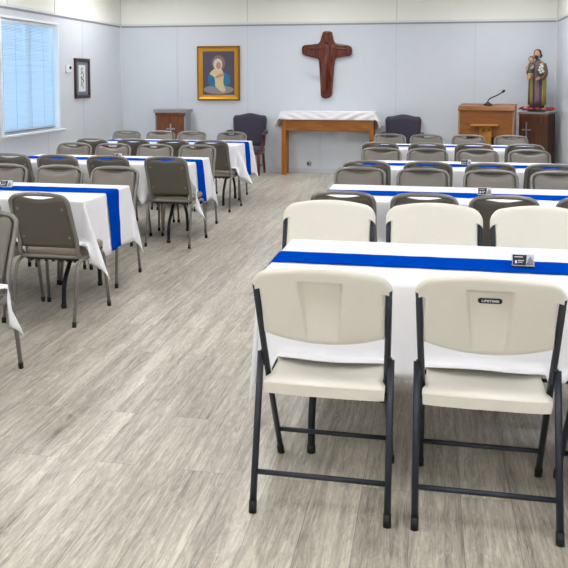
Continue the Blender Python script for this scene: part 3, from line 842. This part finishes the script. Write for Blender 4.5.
# altar table with cloth
al = thing('altar_table', 'honey oak side table with wide apron under the white cloth by the back wall', 'table', (-1.605, 12.285, 0))
m = MB(); m.bbox(-.745, .745, -.155, .155, .985, 1.02, .004); m.build('tabletop', M['oak'], al)
m = MB(); m.bbox(-.72, .72, -.147, -.122, .715, .985, .004); m.bbox(-.72, .72, .122, .147, .715, .985, .004); m.bbox(-.72, -.70, -.122, .122, .715, .985, .003); m.bbox(.70, .72, -.122, .122, .715, .985, .003); m.build('apron', M['oak'], al)
for sx in (-1, 1):
    for sy in (-1, 1):
        m = MB(); m.bbox(sx*.705-.033, sx*.705+.033, sy*.118-.033, sy*.118+.033, 0, .985, .003); m.build('leg', M['oakz'], al)
def altar_cloth():
    # hangs a hand's width over the front and longer at both ends, with diagonal creases
    L, W = 1.50, .325; z0 = 1.024; S = lines(L/2, .26, .03); Tt = lines(W/2, .13, .018)
    rows = []
    for t in Tt:
        row = []
        for s in S:
            p = max(abs(s)-L/2, 0); q = max(abs(t)-W/2, 0); sx = 1 if s > 0 else -1; sy = 1 if t > 0 else -1
            bx = max(-L/2, min(L/2, s)); by = max(-W/2, min(W/2, t))
            if q > 0 and p == 0:
                crease = .015*math.sin(s*26+sx*q*55)*min(1, q*20)
                X, Y, Z = bx, by+sy*(min(q, .006)+.008+crease*.8+q*.03), z0-q
                if sy > 0: Y = min(Y, .17); 
            elif p > 0 and q == 0: X, Y, Z = bx+sx*(min(p, .006)+p*.26+.012*math.sin(t*30)*min(1, p*8)), by, z0-p*.97
            elif p > 0:
                rho = math.hypot(p, q); ph = math.atan2(q, p); o = rho*(.26+.12*math.sin(2*ph))
                X, Y, Z = bx+sx*o*(math.cos(ph)+.25), by+sy*min(o*math.sin(ph)+.008, .03 if sy > 0 else 1)*.5, z0-rho*.93
            else: X, Y, Z = bx, by, z0+.001*noise.noise(Vector((s*6, t*6, 3)))
            if Y > .186: Y = .186
            row.append((X, Y, Z))
        rows.append(row)
    m = MB(); m.grid(rows); o = m.build('altar_cloth', M['cloth'], recalc=False); o.location = (-1.605, 12.285, 0)
    md = o.modifiers.new('thickness', 'SOLIDIFY'); md.thickness = .0016; md.offset = 1
    tag(o, 'creased white cloth over the oak table below the carved cross', 'tablecloth')
altar_cloth()
# wall outlet under the altar
t = thing('wall_outlet', 'small metal outlet on the back wall under the oak table', 'outlet', (-1.945, YB, .155))
m = MB(); m.tube([(0, 0, 0), (0, -.012, 0), (0, -.016, 0)], [.042, .042, .034], 16); m.build('cover_plate', M['chrome'], t)
m = MB(); m.tube([(-.012, -.014, .004), (-.012, -.045, -.004)], .017, 10); m.build('plug', M['lens'], t)

# wooden lectern in the left corner
t = thing('wooden_lectern', 'brown wooden lectern with grey top and silver cross in the left back corner', 'lectern', (-4.2, 12.24, 0))
m = MB(); m.bbox(-.245, .235, -.135, .12, .02, .975, .004); m.build('front_panel', M['walnut2'], t)
m = MB(); m.bbox(-.262, -.245, -.145, .13, 0, .985, .003); m.bbox(.236, .262, -.145, .13, 0, .985, .003); m.build('side_panel', M['greylam'], t)
m = MB(); m.bbox(-.29, .30, -.165, .15, .985, 1.045, .008); m.build('lectern_top', M['greylam'], t)
m = MB(); m.bbox(-.262, .262, -.155, -.14, .945, .985, .003); m.build('moulding', M['walnut2'], t)
m = MB(); m.bbox(-.012, .012, -.148, -.135, .58, .805, .003); m.bbox(-.075, .075, -.149, -.136, .71, .734, .003); m.build('silver_cross', M['silver'], t)

# upholstered armchairs
def make_armchair(label, x, y, g):
    t = thing('armchair', label, 'armchair', (x, y, 0), 0, g)
    # sitter faces -y
    def zt(xx):
        u = abs(xx)/.26; z = .995-.035*sstep(0, .75, u)
        if u > .86: z -= .05*((u-.86)/.14)**2
        return z
    m = MB(); slab(m, lambda v: .235+.025*v, lambda xx: .44, zt, lambda xx, z: .20+.10*(z-.44), .10, 22, 14, .045); m.build('backrest', M['navy'], t)
    m = MB(); rings = []
    for (ins, z) in ((.01, .34), (0, .36), (0, .42), (.012, .44), (.05, .452), (.12, .457)):
        ring = []
        for k in range(28):
            w = 2*PI*k/28; c, s_ = math.cos(w), math.sin(w); e = 2/6
            ring.append(((.255-ins)*math.copysign(abs(c)**e, c), -.035+(.235-ins)*math.copysign(abs(s_)**e, s_), z))
        rings.append(ring)
    m.loft(rings); m.build('seat', M['navy'], t)
    for s_ in (-1, 1):
        m = MB(); p = smooth_path([(s_*.265, .21, .67), (s_*.275, .05, .675), (s_*.28, -.12, .668), (s_*.282, -.20, .65)], 5)
        m.tube(p, .022, 8); p2 = smooth_path([(s_*.28, -.155, .65), (s_*.272, -.13, .55), (s_*.262, -.17, .44), (s_*.258, -.19, .38)], 5); m.tube(p2, .019, 8)
        a = m.build('arm', M['cherry'], t)
        m = MB(); m.tube(smooth_path([(s_*.267, .19, .695), (s_*.276, .05, .70), (s_*.28, -.09, .69)], 4), [.012]+[.026]*7+[.012], 10); m.build('arm_pad', M['navy'], a)
        m = MB(); m.tube([(s_*.225, -.225, .36), (s_*.228, -.228, 0)], [.026, .019], 8); m.build('leg', M['cherry'], t)
        m = MB(); m.tube(smooth_path([(s_*.215, .17, .36), (s_*.22, .18, .2), (s_*.225, .225, 0)], 4), .02, 8); lg = m.build('leg', M['walnut'], t); lg['label'] = 'dark back leg'
        m = MB(); m.tube([(s_*.225, -.22, .15), (s_*.222, .19, .15)], .010, 8); m.build('stretcher', M['walnut'], t)
    t.scale = (1.1, 1, .985)
    return t
make_armchair('dark plum upholstered armchair with cherry wood arms left of the oak table', -2.92, 12.14, 'upholstered armchairs by the back wall')
make_armchair('dark plum upholstered armchair right of the oak table, partly behind stacking chairs', -.415, 12.14, 'upholstered armchairs by the back wall')

# ambo (reading desk) with kneeler shelf, microphone
am = thing('reading_desk', 'warm brown wooden reading desk with a slanted top standing near the right back corner', 'lectern', (.835, 11.72, 0), math.radians(-11)); am.scale = (.95, 1, .965)
m = MB(); m.bbox(-.395, .395, -.20, -.18, .72, 1.135, .004); m.build('front_panel', M['ambo'], am)
m = MB()
poly = [(-.20, .72), (.20, .72), (.20, 1.20), (-.10, 1.175), (-.20, 1.10)]
for x0, x1 in ((.395, .415), (-.415, -.395)):
    n = len(poly); m.add([(x0, a, b) for a, b in poly]+[(x1, a, b) for a, b in poly], [tuple(range(n))[::-1], tuple(range(n, 2*n))]+[(i, (i+1) % n, n+(i+1) % n, n+i) for i in range(n)])
m.build('side_panel', M['ambop'], am)
m = MB(); vs = [(x, y, z) for x in (-.42, .42) for (y, z) in ((-.215, 1.115), (-.18, 1.165), (.21, 1.195), (.21, 1.215), (-.185, 1.185), (-.22, 1.125))]
m.add(vs, [tuple(range(6)), tuple(range(6, 12))[::-1]]+[(i, 6+i, 6+(i+1) % 6, (i+1) % 6) for i in range(6)]); m.build('desk_top', M['ambo'], am)
m = MB(); m.bbox(-.30, .30, -.12, .16, .06, .72, .006); m.build('pedestal', M['walnut'], am)
m = MB(); m.bbox(-.40, .40, -.20, .20, 0, .06, .006); m.build('base', M['walnut'], am)
sh = MB(); sh.bbox(-.205, .195, -.40, -.205, .895, .918, .004); sh = sh.build('book_shelf', M['pale_oak'], am)
m = MB(); m.bbox(-.09, .09, -.235, -.203, .60, .895, .004)
for sx in (-1, 1):
    m.add([(sx*.02, -.236, .80), (sx*.02, -.236, .895), (sx*.02, -.38, .895), (sx*.045, -.236, .80), (sx*.045, -.236, .895), (sx*.045, -.38, .895)], [(0, 1, 2), (5, 4, 3), (0, 2, 5, 3), (0, 3, 4, 1), (1, 4, 5, 2)])
m.build('shelf_bracket', M['pale_oak'], am)
mc = thing('gooseneck_microphone', 'black gooseneck microphone on top of the brown reading desk', 'microphone', (.83, 11.66, 1.156), math.radians(-11))
m = MB(); m.loft([[(a*x, b*y, z) for (x, y) in [(math.cos(2*PI*k/16), math.sin(2*PI*k/16)) for k in range(16)]] for a, b, z in ((.062, .05, 0), (.062, .05, .012), (.045, .036, .026), (.014, .014, .05))]); m.build('base', M['black'], mc)
m = MB(); m.tube(smooth_path([(0, 0, .04), (.012, 0, .08), (.06, -.01, .115), (.14, -.02, .15), (.205, -.03, .19)], 6), .0085, 8); m.build('gooseneck', M['black'], mc)
m = MB(); m.tube([(.20, -.03, .186), (.212, -.031, .197), (.235, -.034, .216), (.243, -.035, .223)], [.009, .017, .018, .009], 10); m.build('capsule', M['lens'], mc)

# pedestal with the statue
pd = thing('pedestal', 'dark walnut pedestal with pale top and silver cross in the right back corner', 'pedestal', (1.592, 12.125, 0), math.radians(-24))
m = MB(); m.bbox(-.215, .215, -.19, .19, 0, 1.018, .004); m.build('cabinet', M['walnut'], pd)
m = MB(); m.bbox(-.232, .232, -.207, .20, 1.018, 1.052, .006); m.build('pedestal_top', M['greylam'], pd)
m = MB(); m.bbox(-.215, .215, -.196, -.19, .98, 1.018, .002); m.build('moulding', M['walnut2'], pd)
m = MB(); m.bbox(-.112, -.090, -.202, -.188, .62, .90, .003); m.bbox(-.17, -.03, -.203, -.189, .77, .792, .003); m.build('silver_cross', M['silver'], pd)

st = thing('religious_statue', 'painted statue of a bearded robed man holding a child, on the dark pedestal', 'statue', (1.575, 12.08, 1.0525), math.radians(-6))
M['tunic'] = mat('mauve_paint', (112, 88, 102), .5, var=.12, scale=25)
M['cloak'] = mat('brown_paint', (92, 66, 50), .5, var=.15, scale=25)
M['olive'] = mat('olive_paint', (150, 140, 66), .5, var=.15, scale=25)
M['skin'] = mat('painted_skin', (196, 148, 116), .5, var=.06)
M['hair'] = mat('dark_painted_hair', (36, 28, 26), .5, var=.2)
M['hair2'] = mat('brown_painted_hair', (92, 60, 38), .5, var=.2)
M['childrobe'] = mat('green_grey_paint', (66, 84, 74), .5, var=.15, scale=25)
M['petal'] = mat('red_petal', (190, 40, 66), .6, var=.25, scale=40)
M['petal2'] = mat('pink_petal', (226, 120, 130), .6, var=.2, scale=40)
M['leafm'] = mat('green_leaf', (52, 92, 44), .6, var=.3, scale=40)
def fold_ring(cx, cy, z, rx, ry, amp, nf, n=40, ph=0):
    return [(cx+(rx+amp*math.cos(nf*2*PI*k/n+ph))*math.cos(2*PI*k/n), cy+(ry+amp*math.cos(nf*2*PI*k/n+ph))*math.sin(2*PI*k/n), z) for k in range(n)]
m = MB(); m.loft([[(x*1.0, y, z) for x, y in [(.135*math.cos(2*PI*k/24), .115*math.sin(2*PI*k/24)) for k in range(24)]] for z in (0, .05)], smooth=False); m.build('plinth', M['black'], st)
m = MB(); m.loft([fold_ring(0, 0, z, rx, ry, a, 10, ph=.4*z*9) for z, rx, ry, a in ((.05, .098, .082, .010), (.2, .094, .078, .010), (.38, .088, .07, .008), (.5, .082, .062, .005), (.62, .088, .060, .003), (.70, .090, .055, .001), (.745, .070, .046, 0), (.765, .034, .032, 0), (.79, .03, .03, 0))]); m.build('tunic', M['tunic'], st)
def shell_arc(m, levels, a0, a1, n, mi_edge, mi_back, edge):
    rows = []
    for z, rx, ry in levels:
        rows.append([(rx*math.cos(a0+(a1-a0)*k/n)*(1+.04*math.sin(k*1.7)), ry*math.sin(a0+(a1-a0)*k/n)*(1+.04*math.sin(k*1.7)), z) for k in range(n+1)])
    nr = len(rows); nc = n+1; vs = [p for r in rows for p in r]
    for i in range(nr-1):
        for j in range(nc-1):
            mi = mi_edge if (j < edge+1 or j >= nc-1-edge+2) else mi_back
            m.add([rows[i][j], rows[i][j+1], rows[i+1][j+1], rows[i+1][j]], [(0, 1, 2, 3)], mi, True)
m = MB(); lev = [(.10, .128, .108), (.25, .128, .104), (.42, .126, .098), (.55, .122, .088), (.66, .116, .076), (.72, .102, .066), (.755, .070, .052)]
shell_arc(m, lev, math.radians(-58), math.radians(238), 36, 1, 0, 5)
ck = m.build('cloak', [M['cloak'], M['olive']], st); md = ck.modifiers.new('thickness', 'SOLIDIFY'); md.thickness = .006
m = MB(); m.ball((-.012, -.012, .858), .056, 14, 10, sc=(.86, .95, 1.15)); m.ball((-.026, -.066, .852), .012, 8, 6, sc=(.7, 1, 1.2))
for sx in (-1, 1): m.ball((-.02+sx*.018, -.06, .872), .006, 6, 5)
hd = m.build('head', M['skin'], st)
m = MB(); m.ball((-.006, .006, .872), .062, 14, 10, sc=(.95, .95, 1.0)); m.ball((.03, .02, .835), .036, 10, 8); m.ball((-.04, .02, .84), .026, 10, 8); m.build('hair', M['hair'], hd)
m = MB(); m.ball((-.022, -.048, .812), .030, 10, 8, sc=(1, .8, 1.1)); m.build('beard', M['hair'], hd)
# arms: the viewer's right arm across the waist, the other holding the child
m = MB(); m.tube(smooth_path([(.088, 0, .71), (.112, -.05, .58), (.075, -.095, .50), (.028, -.105, .495)], 5), [.036, .036, .036, .037, .037, .037, .037, .036, .035, .034, .033, .032, .031, .03, .028, .026], 10); m.build('sleeve', M['cloak'], st)
m = MB(); m.ball((.012, -.108, .497), .022, 10, 7, sc=(1.2, .8, .8))
for k in range(4): m.tube([(0, -.112, .505-.008*k), (-.018, -.118, .500-.008*k), (-.024, -.112, .494-.008*k)], .005, 6)
m.tube([(.008, -.118, .515), (-.004, -.126, .524)], .005, 6)
m.build('hand', M['skin'], st)
m = MB(); m.tube(smooth_path([(-.088, 0, .71), (-.115, -.05, .58), (-.115, -.10, .545), (-.07, -.125, .54)], 5), .033, 10); m.build('sleeve', M['olive'], st)
ch = MB(); ch.loft([[(-.078+a*math.cos(2*PI*k/20)+dx, -.085+b*math.sin(2*PI*k/20), z) for k in range(20)] for a, b, z, dx in ((.045, .04, .53, -.012), (.055, .046, .57, -.008), (.052, .04, .63, 0), (.046, .034, .68, .003), (.022, .02, .71, .005))]); ch = ch.build('child_robe', M['childrobe'], st)
ch['label'] = 'small child in a green robe'
ch.location = (-.022, 0, .02)
m = MB(); m.ball((-.075, -.09, .752), .042, 12, 9, sc=(.9, .95, 1.1)); m.build('child_head', M['skin'], ch)
m = MB(); m.ball((-.072, -.078, .765), .045, 12, 9, sc=(.98, .95, 1.0)); m.build('child_hair', M['hair2'], ch)
m = MB(); m.tube(smooth_path([(-.11, -.09, .67), (-.138, -.11, .63), (-.13, -.135, .60)], 4), .014, 8); m.tube(smooth_path([(-.05, -.10, .67), (-.05, -.13, .64), (-.08, -.145, .62)], 4), .014, 8)
m.tube(smooth_path([(-.095, -.115, .55), (-.118, -.13, .50), (-.12, -.14, .46)], 4), [.018]*5+[.016, .015, .014, .012], 8); m.tube(smooth_path([(-.07, -.12, .55), (-.092, -.14, .50), (-.098, -.15, .47)], 4), .014, 8); m.build('child_limbs', M['skin'], ch)
m = MB()
for (x, y, z) in ((.045, -.10, .70), (.06, -.105, .675), (.03, -.115, .66), (.055, -.115, .63), (.02, -.12, .62), (.075, -.10, .60), (.04, -.125, .585)):
    for k in range(5):
        a = 2*PI*k/5; m.ball((x+.011*math.cos(a), y, z+.011*math.sin(a)), .0085, 6, 4)
m.build('lily_blossoms', M['white'], st)
m = MB(); m.tube(smooth_path([(.02, -.105, .46), (.03, -.108, .55), (.045, -.098, .70)], 4), .005, 6); m.tube(smooth_path([(.025, -.108, .5), (.05, -.106, .58), (.07, -.098, .65)], 4), .005, 6)
for (x, z, a) in ((.0, .58, .5), (.06, .56, -.6), (-.01, .62, .9)): m.ball((x, -.112, z), .03, 8, 5, sc=(.3, .15, 1))
m.build('lily_stems', M['leafm'], st)

gd = thing('flower_garland', 'red and pink artificial flower garland around the feet of the statue', 'flowers', (1.585, 12.08, 1.0525), math.radians(-15)); gd.scale = (1.22, 1.0, 1.25)
m = MB(); rnd = random.Random(3)
ring = [(.162*math.cos(2*PI*k/26)*1.12, .145*math.sin(2*PI*k/26), .02) for k in range(27)]
m.tube(ring, .006, 6)
for k in range(70):
    a = 2*PI*k/70; c = Vector((.165*1.12*math.cos(a), .148*math.sin(a), .022)); d = Vector((rnd.uniform(-1, 1), rnd.uniform(-1, 1), rnd.uniform(.1, 1))).normalized()*rnd.uniform(.03, .05)
    s_ = d.cross(Vector((0, 0, 1))).normalized()*.012; e = c+d
    e.x = max(-.22, min(.22, e.x))
    m.add([c, c+d*.5+s_, e, c+d*.5-s_+Vector((0, 0, .004))], [(0, 1, 2, 3)])
m.build('leaves', M['leafm'], gd)
for k in range(15):
    a = 2*PI*k/15+.2; c = (.168*1.12*math.cos(a), .15*math.sin(a), .040+rnd.uniform(-.006, .008)); m = MB()
    m.ball(c, .015, 8, 6)
    for j in range(6):
        b = 2*PI*j/6; m.ball((c[0]+.017*math.cos(b), c[1]+.017*math.sin(b), c[2]-.003), .014, 7, 5, sc=(1, 1, .7))
    m.build('flower', M['petal'] if k % 3 else M['petal2'], gd)

# left wall: framed sketch and thermostat
fs = thing('framed_sketch', 'small ink sketch in a dark mahogany frame with grey mat on the left wall', 'picture', (XL, 10.945, 1.25), -PI/2)
# local: x along the wall, -y out of the wall => after the turn the front faces +x
fs.rotation_euler = (0, 0, PI/2)
m = MB(); W2, H2 = .25, .60; zc = .30
prof = [(0, 0), (0, -.026), (.006, -.032), (.036, -.032), (.048, -.016), (.052, -.012)]
for (a, b) in zip(prof[:-1], prof[1:]): frame_ring(m, W2-a[0], H2/2-a[0], W2-b[0], H2/2-b[0], a[1], b[1], zc)
m.build('picture_frame', M['mahog'], fs)
MB().box(-.202, .202, -.010, -.002, .05, .55).build('mat_board', M['mat_board'], fs)
pp = MB().box(-.115, .115, -.0115, -.010, .10, .50).build('sheet', M['paper'], fs)
m = MB()
m.tube([(.03*math.cos(2*PI*k/16), -.012, .43+.03*math.sin(2*PI*k/16)) for k in range(15)], .004, 5)
m.tube(smooth_path([(-.04, -.012, .36), (.0, -.012, .395), (.045, -.012, .36), (.02, -.012, .30), (.05, -.012, .25)], 5), .006, 5)
m.tube(smooth_path([(-.05, -.012, .30), (-.02, -.012, .33), (-.03, -.012, .24), (-.045, -.012, .17)], 5), .005, 5)
m.tube(smooth_path([(.0, -.012, .29), (.03, -.012, .26), (.01, -.012, .2), (.03, -.012, .15)], 5), .005, 5)
m.build('ink_drawing', M['ink'], pp)
th = thing('thermostat', 'small white wall thermostat with dark dial between the window and the framed sketch', 'thermostat', (XL, 10.49, 1.63), PI/2)
m = MB(); m.bbox(-.075, .075, -.030, 0, 0, .115, .008); m.build('body', M['whiteplastic'], th)
m = MB(); m.tube([(.03, -.029, .075), (.03, -.040, .075)], [.028, .022], 14); m.build('dial', M['lens'], th)

# ------------------------------------------------------------------ daylight outside
w = bpy.data.worlds.new('World'); sc.world = w; w.use_nodes = True
nt = w.node_tree; bg = nt.nodes['Background']
sky = nt.nodes.new('ShaderNodeTexSky'); sky.sky_type = 'HOSEK_WILKIE' if False else 'PREETHAM'
sky.sun_direction = (.5, -.2, .8); sky.turbidity = 2.5
mxn = nt.nodes.new('ShaderNodeMix'); mxn.data_type = 'RGBA'; mxn.inputs['Factor'].default_value = .85
mxn.inputs['B'].default_value = (.42, .72, 1.0, 1)
nt.links.new(sky.outputs['Color'], mxn.inputs['A']); nt.links.new(mxn.outputs['Result'], bg.inputs['Color'])
bg.inputs['Strength'].default_value = 2.7

# ------------------------------------------------------------------ camera
F, TH, P = 770.0, math.radians(10.74), math.radians(4.4)
v0 = 80+F*math.tan(P)
cam = bpy.data.cameras.new('camera'); co = bpy.data.objects.new('camera', cam); C.objects.link(co)
co.location = (0, 0, 1.525); co.rotation_euler = (PI/2-P, 0, TH)
cam.sensor_fit = 'HORIZONTAL'; cam.sensor_width = 36; cam.lens = 36*F/568
cam.shift_y = -(284-v0)/568; cam.shift_x = 0; cam.clip_start = .05
sc.camera = co
vs = sc.view_settings
vs.view_transform = 'Standard'; vs.look = 'None'; vs.gamma = 1; vs.use_curve_mapping = False; vs.exposure = 1.07
sc.cycles.max_bounces = 8; sc.cycles.diffuse_bounces = 5
